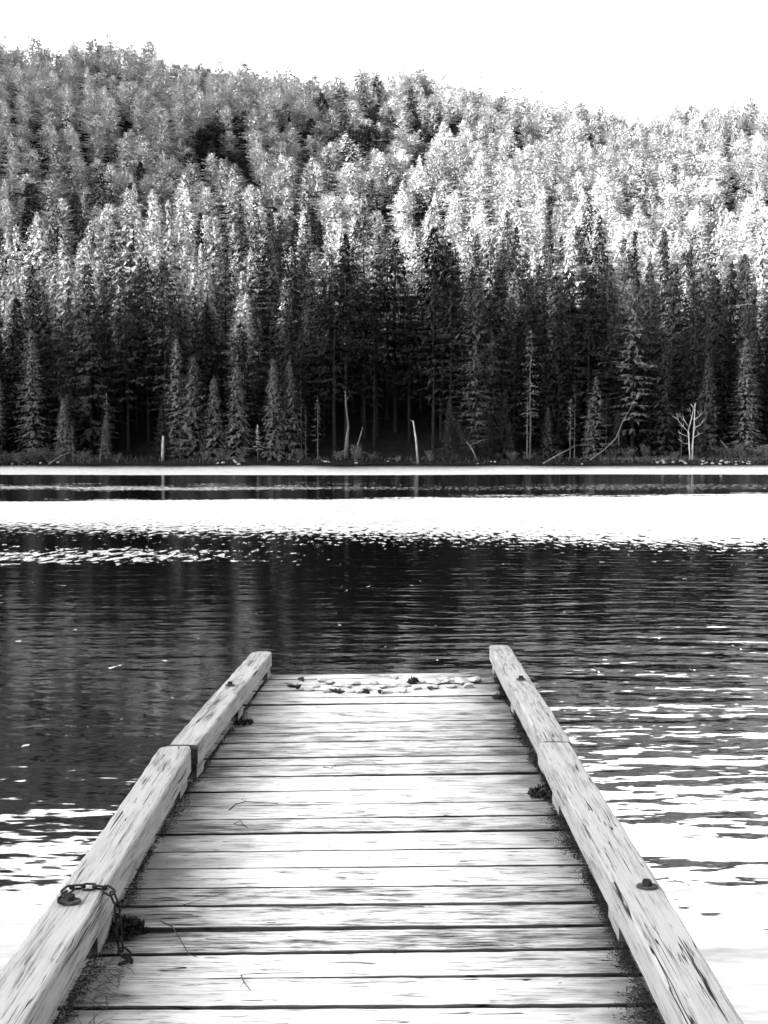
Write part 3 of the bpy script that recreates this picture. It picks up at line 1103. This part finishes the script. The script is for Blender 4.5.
V, F = [], []
for k in range(9000):
    x = rngB.uniform(-66, 66)
    d = rngB.uniform(0.15, 5.0) ** 1.0
    px = 378 + x / 141 * 1000
    dens = 1.0 if (px < 95 or px > 600) else (0.5 if (190 < px < 250) else 0.22)
    if rngB.random() > dens: continue
    y = shore_y(x) + d
    z = hill_z(x, y) - 0.03
    h = rngB.uniform(0.2, 0.75)
    a = rngB.uniform(0, 6.28)
    lx, ly = rngB.uniform(-0.3, 0.3), rngB.uniform(-0.3, 0.3)
    ww = 0.035
    b = len(V)
    V += [(x - ww * math.cos(a), y - ww * math.sin(a), z), (x + ww * math.cos(a), y + ww * math.sin(a), z), (x + lx, y + ly, z + h)]
    F.append((b, b + 1, b + 2))
grass = mesh_obj('bank_grass', V, F, M_GRASS)
tag(grass, kind='stuff')


def stone_mesh(rng, name):
    bm = bmesh.new()
    bmesh.ops.create_icosphere(bm, subdivisions=2, radius=1)
    dirs = [Vector((rng.uniform(-1, 1), rng.uniform(-1, 1), rng.uniform(-1, 1))).normalized() for _ in range(7)]
    cut = [rng.uniform(0.55, 0.85) for _ in range(7)]
    for v in bm.verts:
        for d, c in zip(dirs, cut):
            e = v.co.dot(d)
            if e > c: v.co -= d * (e - c)
        v.co *= rng.uniform(0.97, 1.03)
    me = bpy.data.meshes.new(name)
    bm.to_mesh(me); bm.free()
    return me


STONES = []
for k in range(4):
    me = stone_mesh(random.Random(500 + k), 'shore_rock')
    me.materials.append(M_ROCK)
    STONES.append(me)
for k in range(54):
    px = rngB.choice([rngB.uniform(0, 60), rngB.uniform(205, 245), rngB.uniform(655, 685), rngB.uniform(695, 768), rngB.uniform(640, 768), rngB.uniform(280, 600)])
    y0 = shore_y(wx(px, 140)) + rngB.uniform(0.0, 1.1)
    x = wx(px, y0)
    r = rngB.uniform(0.07, 0.26)
    o = bpy.data.objects.new('shore_rock', rngB.choice(STONES))
    COL.objects.link(o)
    o.location = (x, y0, hill_z(x, y0) + r * 0.25)
    o.rotation_euler = (rngB.uniform(-0.3, 0.3), rngB.uniform(-0.3, 0.3), rngB.uniform(0, 6.28))
    o.scale = (r * 1.3, r, r * 0.75)
    if px < 100: lb, gp = 'pale stone at the water under the far left brush', 'stones under the far left brush'
    elif px < 260: lb, gp = 'pale stone at the water under the left shore conifers', 'stones under the left shore conifers'
    elif px < 620: lb, gp = 'small stone at the waterline along the middle of the far shore', 'stones along the middle of the far shore'
    else: lb, gp = 'pale stone on the bank around the bare white forked tree', 'stones around the bare white tree'
    tag(o, lb, 'stone', gp)

# ------------------------------------------------------------------ dock
DZ = 0.55
dock = thing('dock', 'weathered grey plank dock with low timber edges running out into the lake', 'dock', (0, 0, 0))
rngD = random.Random(3)


def left_edge(y): return float(np.interp(y, [-4, 2.9, 4.43, 6.7], [-0.86, -0.94, -0.965, -0.83]))
def right_edge(y): return float(np.interp(y, [-4, 2.4, 4.4, 6.8], [0.80, 0.83, 0.865, 0.885]))


seam_rows = [1006, 976, 951, 928, 905, 886, 866, 849, 832, 818, 804, 790, 775, 764.5, 757, 748.5, 741, 732, 722, 711, 703.5, 697, 690, 684.5, 679, 674]
seams = [unproject(378, r, DZ).y for r in seam_rows]
near = []
yy = seams[0]
while yy > -4.0:
    yy -= rngD.uniform(0.135, 0.155)
    near.append(yy)
seams = near[::-1] + seams
dark = {unproject(378, r, DZ).y for r in (775, 1006, 886, 905, 928)}
V, F = [], []
TH = 0.045
for k in range(len(seams) - 1):
    ya, yb = seams[k], seams[k + 1]
    ym = 0.5 * (ya + yb)
    rot_ = float(np.interp(ym, [-4, 2.7, 4.6, 6.7], [0.0, 0.010, 0.036, 0.048]))
    ga = 0.0085 if seams[k] in dark else rngD.uniform(0.0035, 0.0060)
    gb = 0.0085 if seams[k + 1] in dark else rngD.uniform(0.0035, 0.0060)
    xl, xr = left_edge(ym) + rngD.uniform(-0.012, 0.012), right_edge(ym) + rngD.uniform(-0.012, 0.012)
    dz = rngD.uniform(-0.0035, 0.0035)
    tl = rngD.uniform(-0.004, 0.004)
    cup = rngD.uniform(-0.002, 0.003)
    e_pl = rngD.uniform(0.0012, 0.0034)
    NS = 30
    prof_n = 8
    base = len(V)
    for s in range(NS + 1):
        u = s / NS
        x = xl + (xr - xl) * u
        ja, jb = rngD.uniform(-0.0016, 0.0016), rngD.uniform(-0.0016, 0.0016)
        y0, y1 = ya + ga + ja + rot_ * x, yb - gb + jb + rot_ * x
        zt = DZ + dz + tl * (u - 0.5) * 2 + rngD.uniform(-0.0006, 0.0006)
        e = e_pl
        ring = [(y0, zt - TH), (y0, zt - e * 1.4), (y0 + e, zt - 0.0006), (y0 + (y1 - y0) * 0.35, zt - cup), (y0 + (y1 - y0) * 0.65, zt - cup), (y1 - e, zt - 0.0006), (y1, zt - e * 1.4), (y1, zt - TH)]
        for (a, b) in ring: V.append((x, a, b))
    for s in range(NS):
        for q in range(prof_n):
            q2 = (q + 1) % prof_n
            F.append((base + s * prof_n + q, base + s * prof_n + q2, base + (s + 1) * prof_n + q2, base + (s + 1) * prof_n + q))
    F.append(tuple(base + q for q in range(prof_n))[::-1])
    F.append(tuple(base + NS * prof_n + q for q in range(prof_n)))
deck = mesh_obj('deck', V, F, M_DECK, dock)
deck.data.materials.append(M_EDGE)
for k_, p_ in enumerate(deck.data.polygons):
    if len(p_.vertices) == 4 and (k_ % (NS * prof_n + 2)) % prof_n in (0, 1, 5, 6, 7): p_.material_index = 1      # the grimy sawn sides and undersides, gap shade put into their colour
bm = bmesh.new(); bm.from_mesh(deck.data); bmesh.ops.recalc_face_normals(bm, faces=bm.faces); bm.to_mesh(deck.data); bm.free()

TOPZ, BOTZ, RW = 0.722, 0.630, 0.140


def timber(name, p0, p1, w, z0, z1, mat, parent, seed, wear=0.004, round0=0.0, round1=0.0):
    """a squared timber from p0 to p1 (inner lower edge line), worn edges; side = outward direction sign in w"""
    rng = random.Random(seed)
    d = Vector((p1[0] - p0[0], p1[1] - p0[1], 0))
    L = d.length
    ang = math.atan2(d.y, d.x) - math.pi / 2
    o_ = Vector((p0[0], p0[1], z0))
    NS = max(4, int(L / 0.07))
    h = z1 - z0
    V, F = [], []
    c = 0.008
    sg = 1 if w > 0 else -1
    aw = abs(w)
    ph = [rng.uniform(0, 6) for _ in range(4)]
    for s in range(NS + 1):
        y = L * s / NS
        wob = 0.003 * math.sin(y * 2.1 + ph[0]) + rng.uniform(-1, 1) * 0.0012
        wob2 = 0.003 * math.sin(y * 1.7 + ph[1]) + rng.uniform(-1, 1) * 0.0012
        hh = h + 0.0025 * math.sin(y * 2.7 + ph[2]) + rng.uniform(-1, 1) * 0.001
        drop = 0
        inset = 0
        if round0 and y < round0: f = 1 - y / round0; drop += h * 0.30 * f * f; inset += 0.018 * f * f
        if round1 and L - y < round1: f = 1 - (L - y) / round1; drop += h * 0.14 * f * f; inset += 0.018 * f * f
        hh -= drop
        ce = c * rng.uniform(0.6, 1.7)
        cf = c * rng.uniform(0.6, 1.7)
        i_, o2 = wob + inset, aw + wob2 - inset
        ring = [(i_, 0), (i_, hh - ce), (i_ + ce * 0.35, hh - ce * 0.3), (i_ + ce, hh), (aw * 0.35, hh + 0.001), (aw * 0.65, hh + 0.0005), (o2 - cf, hh), (o2 - cf * 0.35, hh - cf * 0.3), (o2, hh - cf), (o2, 0)]
        for a, b in ring: V.append((a * sg, y, b))
    n = 10
    for s in range(NS):
        for q in range(n):
            q2 = (q + 1) % n
            F.append((s * n + q, s * n + q2, (s + 1) * n + q2, (s + 1) * n + q))
    F.append(tuple(range(n))[::-1])
    F.append(tuple(NS * n + q for q in range(n)))
    ob = mesh_obj(name, V, F, mat, parent)
    ob.data.materials.append(M_EDGE)
    for p_ in ob.data.polygons:
        if len(p_.vertices) == n: p_.material_index = 1       # weathered end grain, darkened by colour for the shade in the joint
    ob.location = o_
    ob.rotation_euler = (0, 0, ang)
    bm = bmesh.new(); bm.from_mesh(ob.data); bmesh.ops.recalc_face_normals(bm, faces=bm.faces); bm.to_mesh(ob.data); bm.free()
    return ob


RAILS = {
    'ln': ((-0.765, -3.6), (-0.832, 4.43)), 'lf': ((-0.812, 4.40), (-0.697, 6.60)),
    'rn': ((0.650, -3.6), (0.732, 4.46)), 'rf': ((0.741, 4.475), (0.757, 6.72)),
}
r_ln = timber('rail', *RAILS['ln'], -RW, BOTZ, TOPZ + 0.012, M_RAIL, dock, 1, round1=0.10)
r_lf = timber('rail', (-0.814, 4.437), (-0.697, 6.60), -RW * 0.95, BOTZ, TOPZ, M_RAIL, dock, 2, round1=0.12)
r_rn = timber('rail', *RAILS['rn'], RW, BOTZ, TOPZ + 0.006, M_RAIL, dock, 3)
r_rf = timber('rail', *RAILS['rf'], RW, BOTZ, TOPZ, M_RAIL, dock, 4)


def rail_x(key, y):
    (x0, y0), (x1, y1) = RAILS[key]
    return x0 + (x1 - x0) * (y - y0) / (y1 - y0)


for key, y, L in (('ln', 2.88, 0.16), ('ln', 4.20, 0.16), ('ln', 1.4, 0.16), ('ln', 0.0, 0.16), ('ln', -1.6, 0.16),
                  ('lf', 4.47, 0.15), ('lf', 5.46, 0.13), ('lf', 6.44, 0.13),
                  ('rn', 2.95, 0.16), ('rn', 4.0, 0.16), ('rn', 1.4, 0.16), ('rn', 0.0, 0.16), ('rn', -1.6, 0.16),
                  ('rf', 4.52, 0.15), ('rf', 5.55, 0.13), ('rf', 6.56, 0.13)):
    sg = -1 if key[0] == 'l' else 1
    x0, x1 = rail_x(key, y) + sg * 0.014, rail_x(key, y + L) + sg * 0.014
    timber('rail_block', (x0, y), (x1, y + L), sg * (RW - 0.026), DZ + 0.003, BOTZ - 0.002, M_BLOCK, dock, int(y * 100) + 900 + sg)

# frame under the deck
for x in (-0.62, 0.0, 0.62):
    timber('beam', (x - 0.04, -4.0), (x - 0.04, 6.55), 0.08, 0.33, DZ - TH - 0.006, M_BEAM, dock, int(x * 100) + 50)
for y in (0.6, 3.2, 6.3):
    for x in (-0.72, 0.72):
        bm = bmesh.new()
        bmesh.ops.create_cone(bm, cap_ends=True, segments=16, radius1=0.095, radius2=0.085, depth=2.9)
        for v in bm.verts: v.co.z += -0.98
        ob = bm_obj('piling', bm, M_BEAM, dock)
        ob.location = (x, y, 0)


# bolts on washer plates let into the rails
def bolt(px, py, railz, host, w=0.066, tilt=0.0):
    p = unproject(px, py, railz)
    inv = (Matrix.Translation(host.location) @ host.rotation_euler.to_matrix().to_4x4()).inverted()
    lp = inv @ Vector((p.x, p.y, railz))
    bm = bmesh.new()
    bmesh.ops.create_cone(bm, cap_ends=True, segments=20, radius1=w / 2, radius2=w / 2 * 0.94, depth=0.006)
    for v in bm.verts: v.co.y *= 0.62
    plate = bm_obj('washer', bm, M_GALV, host)
    plate.location = lp + Vector((0, 0, 0.006))
    bm = bmesh.new()
    bmesh.ops.create_cone(bm, cap_ends=True, segments=6, radius1=0.015, radius2=0.014, depth=0.014)
    nut = bm_obj('bolt', bm, M_IRON, host)
    nut.location = lp + Vector((0, 0, 0.017))
    return p


bolt(647, 888, TOPZ + 0.008, r_rn)
bolt(70, 903, TOPZ + 0.014, r_ln)
bolt(521, 680, TOPZ + 0.002, r_rf, 0.055)
bolt(230, 686, TOPZ + 0.002, r_lf, 0.055)

# ---- chain over the left rail
def link_mesh():
    bm = bmesh.new()
    V, F = [], []
    n = 20
    pts = []
    for k in range(n):
        a = 2 * math.pi * k / n
        c, s = math.cos(a), math.sin(a)
        pts.append(Vector((c * 0.0125, s * 0.0125 + (0.0085 if s > 0 else -0.0085), 0)))
    sides = 7
    rad = 0.0033
    for i, p in enumerate(pts):
        d = (pts[(i + 1) % n] - pts[i - 1]).normalized()
        a = d.cross(Vector((0, 0, 1)))
        for k in range(sides):
            th = 2 * math.pi * k / sides
            V.append(p + a * math.cos(th) * rad + Vector((0, 0, 1)) * math.sin(th) * rad)
    for i in range(n):
        for k in range(sides):
            F.append((i * sides + k, i * sides + (k + 1) % sides, ((i + 1) % n) * sides + (k + 1) % sides, ((i + 1) % n) * sides + k))
    return V, F


zt = TOPZ + 0.012 + 0.010
path = [unproject(62, 903, zt), unproject(64, 893, zt), unproject(72, 887, zt + 0.004), unproject(82, 886.5, zt), unproject(95, 887, zt), unproject(105, 888, zt), unproject(110.5, 890, zt)]
e = path[-1]
path += [Vector((e.x + 0.022, e.y - 0.01, TOPZ - 0.02)), Vector((e.x + 0.027, e.y - 0.015, TOPZ - 0.10)), Vector((e.x + 0.030, e.y - 0.02, DZ + 0.03)),
         Vector((e.x + 0.045, e.y - 0.035, DZ + 0.014)), Vector((e.x + 0.075, e.y - 0.05, DZ + 0.013)), Vector((e.x + 0.062, e.y - 0.09, DZ + 0.013)), Vector((e.x + 0.030, e.y - 0.085, DZ + 0.022))]
# resample
dense = []
for i in range(len(path) - 1):
    for k in range(30): dense.append(path[i].lerp(path[i + 1], k / 30))
pitch = 0.0335
samples = [dense[0]]
acc = 0
for i in range(1, len(dense)):
    acc += (dense[i] - dense[i - 1]).length
    if acc >= pitch: samples.append(dense[i]); acc = 0
LV, LF = link_mesh()
V, F = [], []
for i in range(len(samples) - 1):
    a, b = samples[i], samples[i + 1]
    d = (b - a).normalized()
    up = Vector((0, 0, 1)) if abs(d.z) < 0.8 else Vector((1, 0, 0))
    xx = d.cross(up).normalized()
    zz = xx.cross(d)
    if i % 2: xx, zz = (xx + zz).normalized(), (zz - xx).normalized()
    else: xx, zz = (xx * 0.95 - zz * 0.3).normalized(), (zz * 0.95 + xx * 0.3).normalized()
    mid = (a + b) / 2
    bse = len(V)
    for v in LV: V.append(mid + xx * v.x + d * v.y * 1.02 + zz * v.z)
    for f in LF: F.append(tuple(bse + q for q in f))
org = Vector((path[3].x, path[3].y, zt))
ch = mesh_obj('chain', [v - org for v in V], F, M_IRON, smooth=True)
ch.location = org
tag(ch, 'rusty dark chain looped over the left edge timber and trailing onto the planks', 'chain')


# ---- leaves, twigs and litter
def leaf_mesh(rng, name, mat):
    """one curled dead leaf with a little thickness"""
    L, W = rng.uniform(0.05, 0.085), rng.uniform(0.030, 0.048)
    c1, c2 = rng.uniform(0.4, 1.3), rng.uniform(-0.5, 0.9)
    nu, nv = 9, 7
    V, F = [], []
    for i in range(nu):
        u = i / (nu - 1)
        wd = W * math.sin(math.pi * min(0.98, u * 0.94 + 0.04)) ** 0.7 * (1 + 0.18 * math.sin(u * 21 + rng.random()))
        for j in range(nv):
            v = j / (nv - 1) * 2 - 1
            x = (u - 0.5) * L
            y = v * wd * 0.5 * (1 - 0.25 * abs(v) * c1)
            z = c1 * 0.6 * (v * wd * 0.5) ** 2 / W * 2.2 + c2 * 0.35 * (u - 0.5) ** 2 * L * 2 + rng.uniform(-0.0015, 0.0015)
            V.append((x, y, z + 0.001))
    n = len(V)
    V += [(x, y, z + 0.0016) for x, y, z in V]
    for i in range(nu - 1):
        for j in range(nv - 1):
            a = i * nv + j
            F.append((a, a + nv, a + nv + 1, a + 1))
            F.append((n + a, n + a + 1, n + a + nv + 1, n + a + nv))
    me = bpy.data.meshes.new(name)
    me.from_pydata(V, [], F)
    me.materials.append(mat)
    me.polygons.foreach_set('use_smooth', [True] * len(me.polygons))
    return me


LEAVES = [leaf_mesh(random.Random(700 + k), 'dead_leaf', M_LEAF) for k in range(5)]
LEAVESD = [leaf_mesh(random.Random(720 + k), 'dead_leaf', M_LEAFD) for k in range(3)]
rngL = random.Random(15)
leaf_px = [(287, 683, 0), (292, 688, 1), (301, 681, 1), (308, 690, 0), (298, 690, 1), (322, 682, 0), (328, 692, 0), (337, 694, 1), (344, 690, 0), (350, 692, 0), (339, 686, 0), (365, 691, 0), (366, 694, 1),
           (380, 694, 1), (388, 693, 0), (395, 679, 0), (401, 692, 0), (411, 684, 1), (414, 683, 1), (422, 682, 0), (432, 688, 0), (430, 690, 1), (447, 682, 0), (442, 680, 0), (463, 684, 0), (474, 682, 0), (479, 681, 0), (355, 685, 0), (374, 684, 0), (405, 686, 0), (316, 687, 0), (331, 684, 0), (348, 688, 0), (359, 693, 0), (383, 688, 0), (392, 686, 0), (418, 689, 0), (437, 684, 0), (452, 687, 0), (458, 681, 0), (469, 687, 0), (294, 686, 0)]
PEB = []
for k in range(5):
    me = stone_mesh(random.Random(800 + k), 'dock_stone')
    me.materials.append(M_PEB)
    PEB.append(me)
for px, py, dk in leaf_px:
    p = unproject(px, py, DZ + 0.003)
    y = min(p.y, 6.60)
    if dk:
        o = bpy.data.objects.new('dead_leaf', rngL.choice(LEAVESD))
        s = rngL.uniform(0.9, 1.4)
        o.scale = (s, s, s * rngL.uniform(1.3, 2.0))
        o.location = (p.x, y, DZ + 0.006)
        tag(o, 'dark curled dead leaf among the pale stones at the far end of the dock', 'dead leaf', 'dark dead leaves at the far end of the dock')
    else:
        o = bpy.data.objects.new('dock_stone', rngL.choice(PEB))
        s = rngL.uniform(0.024, 0.040)
        o.scale = (s * rngL.uniform(1.0, 1.7), s, s * rngL.uniform(0.4, 0.65))
        o.location = (p.x, y, DZ + o.scale[2] * 0.72)
        tag(o, 'small pale stone lying in the scatter across the far end of the dock', 'stone', 'pale stones at the far end of the dock')
    COL.objects.link(o)
    o.rotation_euler = (rngL.uniform(-0.12, 0.12), rngL.uniform(-0.12, 0.12), rngL.uniform(0, 6.28))


def twig(label, pts, r, side=()):
    P = [unproject(a, b, DZ + 0.005) + Vector((0, 0, c)) for a, b, c in pts]
    V, F = [], []
    o_ = P[0]
    n = len(P)
    r *= 0.7
    tube([p - o_ for p in P], [r * (1 - 0.5 * k / (n - 1)) for k in range(n)], 5, V, F)
    r *= 0.7
    for sdp in side:
        Q = [unproject(a, b, DZ + 0.005) + Vector((0, 0, c)) for a, b, c in sdp]
        tube([p - o_ for p in Q], [r * 0.7 * (1 - 0.5 * k / (len(Q) - 1)) for k in range(len(Q))], 4, V, F)
    ob = mesh_obj('twig', V, F, M_TWIG, smooth=True)
    ob.location = o_
    return tag(ob, label, 'twig')


twig('long thin forked twig lying on the planks beside the left timber joint', [(229, 810, 0), (236, 804, 0), (246, 802.5, 0.004), (262, 803, 0.002), (278, 803.5, 0)], 0.0035, [[(246, 802.5, 0.004), (241, 799, 0)]])
twig('short crooked twig on the planks below the long forked twig', [(234, 824, 0), (240, 821, 0.003), (245, 826, 0), (248, 828, 0)], 0.0028)
twig('short twig with a side shoot on the planks toward the far end', [(323, 767, 0), (331, 769, 0.004), (337, 765, 0)], 0.0032, [[(331, 769, 0.004), (336, 770, 0)]])
twig('thin curved twig on the near planks right of the chain', [(160, 921, 0), (172, 927, 0.003), (178, 937, 0.004), (189, 955, 0.002), (197, 957, 0)], 0.0030)
twig('small hooked twig on the nearest planks', [(241, 975, 0), (244, 983, 0.003), (250, 990, 0)], 0.0030, [[(244, 983, 0.003), (240, 987, 0)]])
twig('straight thin twig on the planks near the right timber joint', [(476, 810, 0), (484, 808.5, 0.002), (492, 807.5, 0)], 0.0026)
twig('slanting straw-thin twig on the near planks left of the middle', [(183, 905, 0), (205, 899, 0.002), (224, 893, 0)], 0.0016)


def clump(label, px, py, r, n, h, name='leaf_clump', cat='leaf clump'):
    rng = random.Random(int(px * 7 + py))
    c = unproject(px, py, DZ)
    V, F = [], []
    for k in range(n):
        a = rng.uniform(0, 6.28)
        rr = r * math.sqrt(rng.random())
        p = Vector((math.cos(a) * rr * 1.3, math.sin(a) * rr, rng.random() * h * (1 - (rr / r) ** 2) + 0.004))
        d = Vector((rng.uniform(-1, 1), rng.uniform(-1, 1), rng.uniform(-0.2, 0.9))).normalized() * rng.uniform(0.012, 0.030)
        s = d.cross(Vector((rng.uniform(-1, 1), rng.uniform(-1, 1), 0.3))).normalized() * rng.uniform(0.003, 0.010)
        b = len(V)
        V += [p, p + d * 0.5 + s, p + d, p + d * 0.5 - s]
        F.append((b, b + 1, b + 2, b + 3))
    V = [Vector((v[0], v[1], max(0.0025, v[2]))) for v in V]
    ob = mesh_obj(name, V, F, M_LITTER)
    ob.location = (c.x, c.y, DZ + 0.001)
    return tag(ob, label, cat)


clump('dark tuft of wet leaves and needles beside the trailing end of the chain', 128, 934, 0.040, 300, 0.042)
clump('dark heap of wet leaves against the right timber just before its joint', 544, 797, 0.050, 340, 0.045)
clump('small dark leaf clump under the far left timber at its middle block', 243, 725, 0.042, 120, 0.025)
clump('small dark leaf clump under the far right timber near its end', 503, 699, 0.045, 160, 0.035)

# loose dark needles and crumbs drifted along both timbers
V, F = [], []
rngN = random.Random(91)
for k in range(42000):
    side = rngN.choice((-1, 1, 1))
    y = 1.9 + 4.6 * rngN.random() ** 1.5
    off = abs(rngN.gauss(0, 1)) * (0.036 if side > 0 else 0.030) * float(np.interp(y, [2, 4.4, 6.6], [1.15, 0.9, 0.45])) * (0.75 + 0.35 * math.sin(y * 5.1 + side)) - 0.03
    if side < 0: x = rail_x('ln' if y < 4.43 else 'lf', y) + off
    else: x = rail_x('rn' if y < 4.46 else 'rf', y) - off
    a = rngN.uniform(0, 6.28)
    if math.sin(y * 9.0 + side) + math.sin(y * 23.0 + 2 * side) + 1.5 * abs(off + 0.03) / 0.05 > rngN.uniform(0.2, 3.2): continue
    L = rngN.uniform(0.002, 0.008)
    ww = rngN.uniform(0.0006, 0.0016)
    z = DZ + 0.0045 + rngN.random() * 0.006
    dx, dy = math.cos(a) * L, math.sin(a) * L
    wx_, wy_ = -math.sin(a) * ww, math.cos(a) * ww
    b = len(V)
    V += [(x - dx, y - dy, z), (x + wx_, y + wy_, z + 0.002), (x + dx, y + dy, z + rngN.uniform(-0.001, 0.003)), (x - wx_, y - wy_, z)]
    F.append((b, b + 1, b + 2, b + 3))
lit = mesh_obj('needle_litter', V, F, M_LITTER)
tag(lit, kind='stuff')

# grass straws poking up at the near left corner
V, F = [], []
for k in range(70):
    y = rngN.uniform(2.35, 2.85)
    x = rail_x('ln', y) + rngN.uniform(0.0, 0.10)
    a = rngN.uniform(0, 6.28)
    L = rngN.uniform(0.03, 0.09)
    tube([(x, y, DZ + 0.003), (x + math.cos(a) * L * 0.5, y + math.sin(a) * L * 0.5, DZ + 0.012), (x + math.cos(a) * L, y + math.sin(a) * L, DZ + 0.006)], [0.0012, 0.001, 0.0005], 3, V, F)
tag(mesh_obj('dry_straw', V, F, M_TWIG), kind='stuff')

print('individual trees', n_ind, 'stuff trees', len(stuff_pts), 'last wall row', last_y)
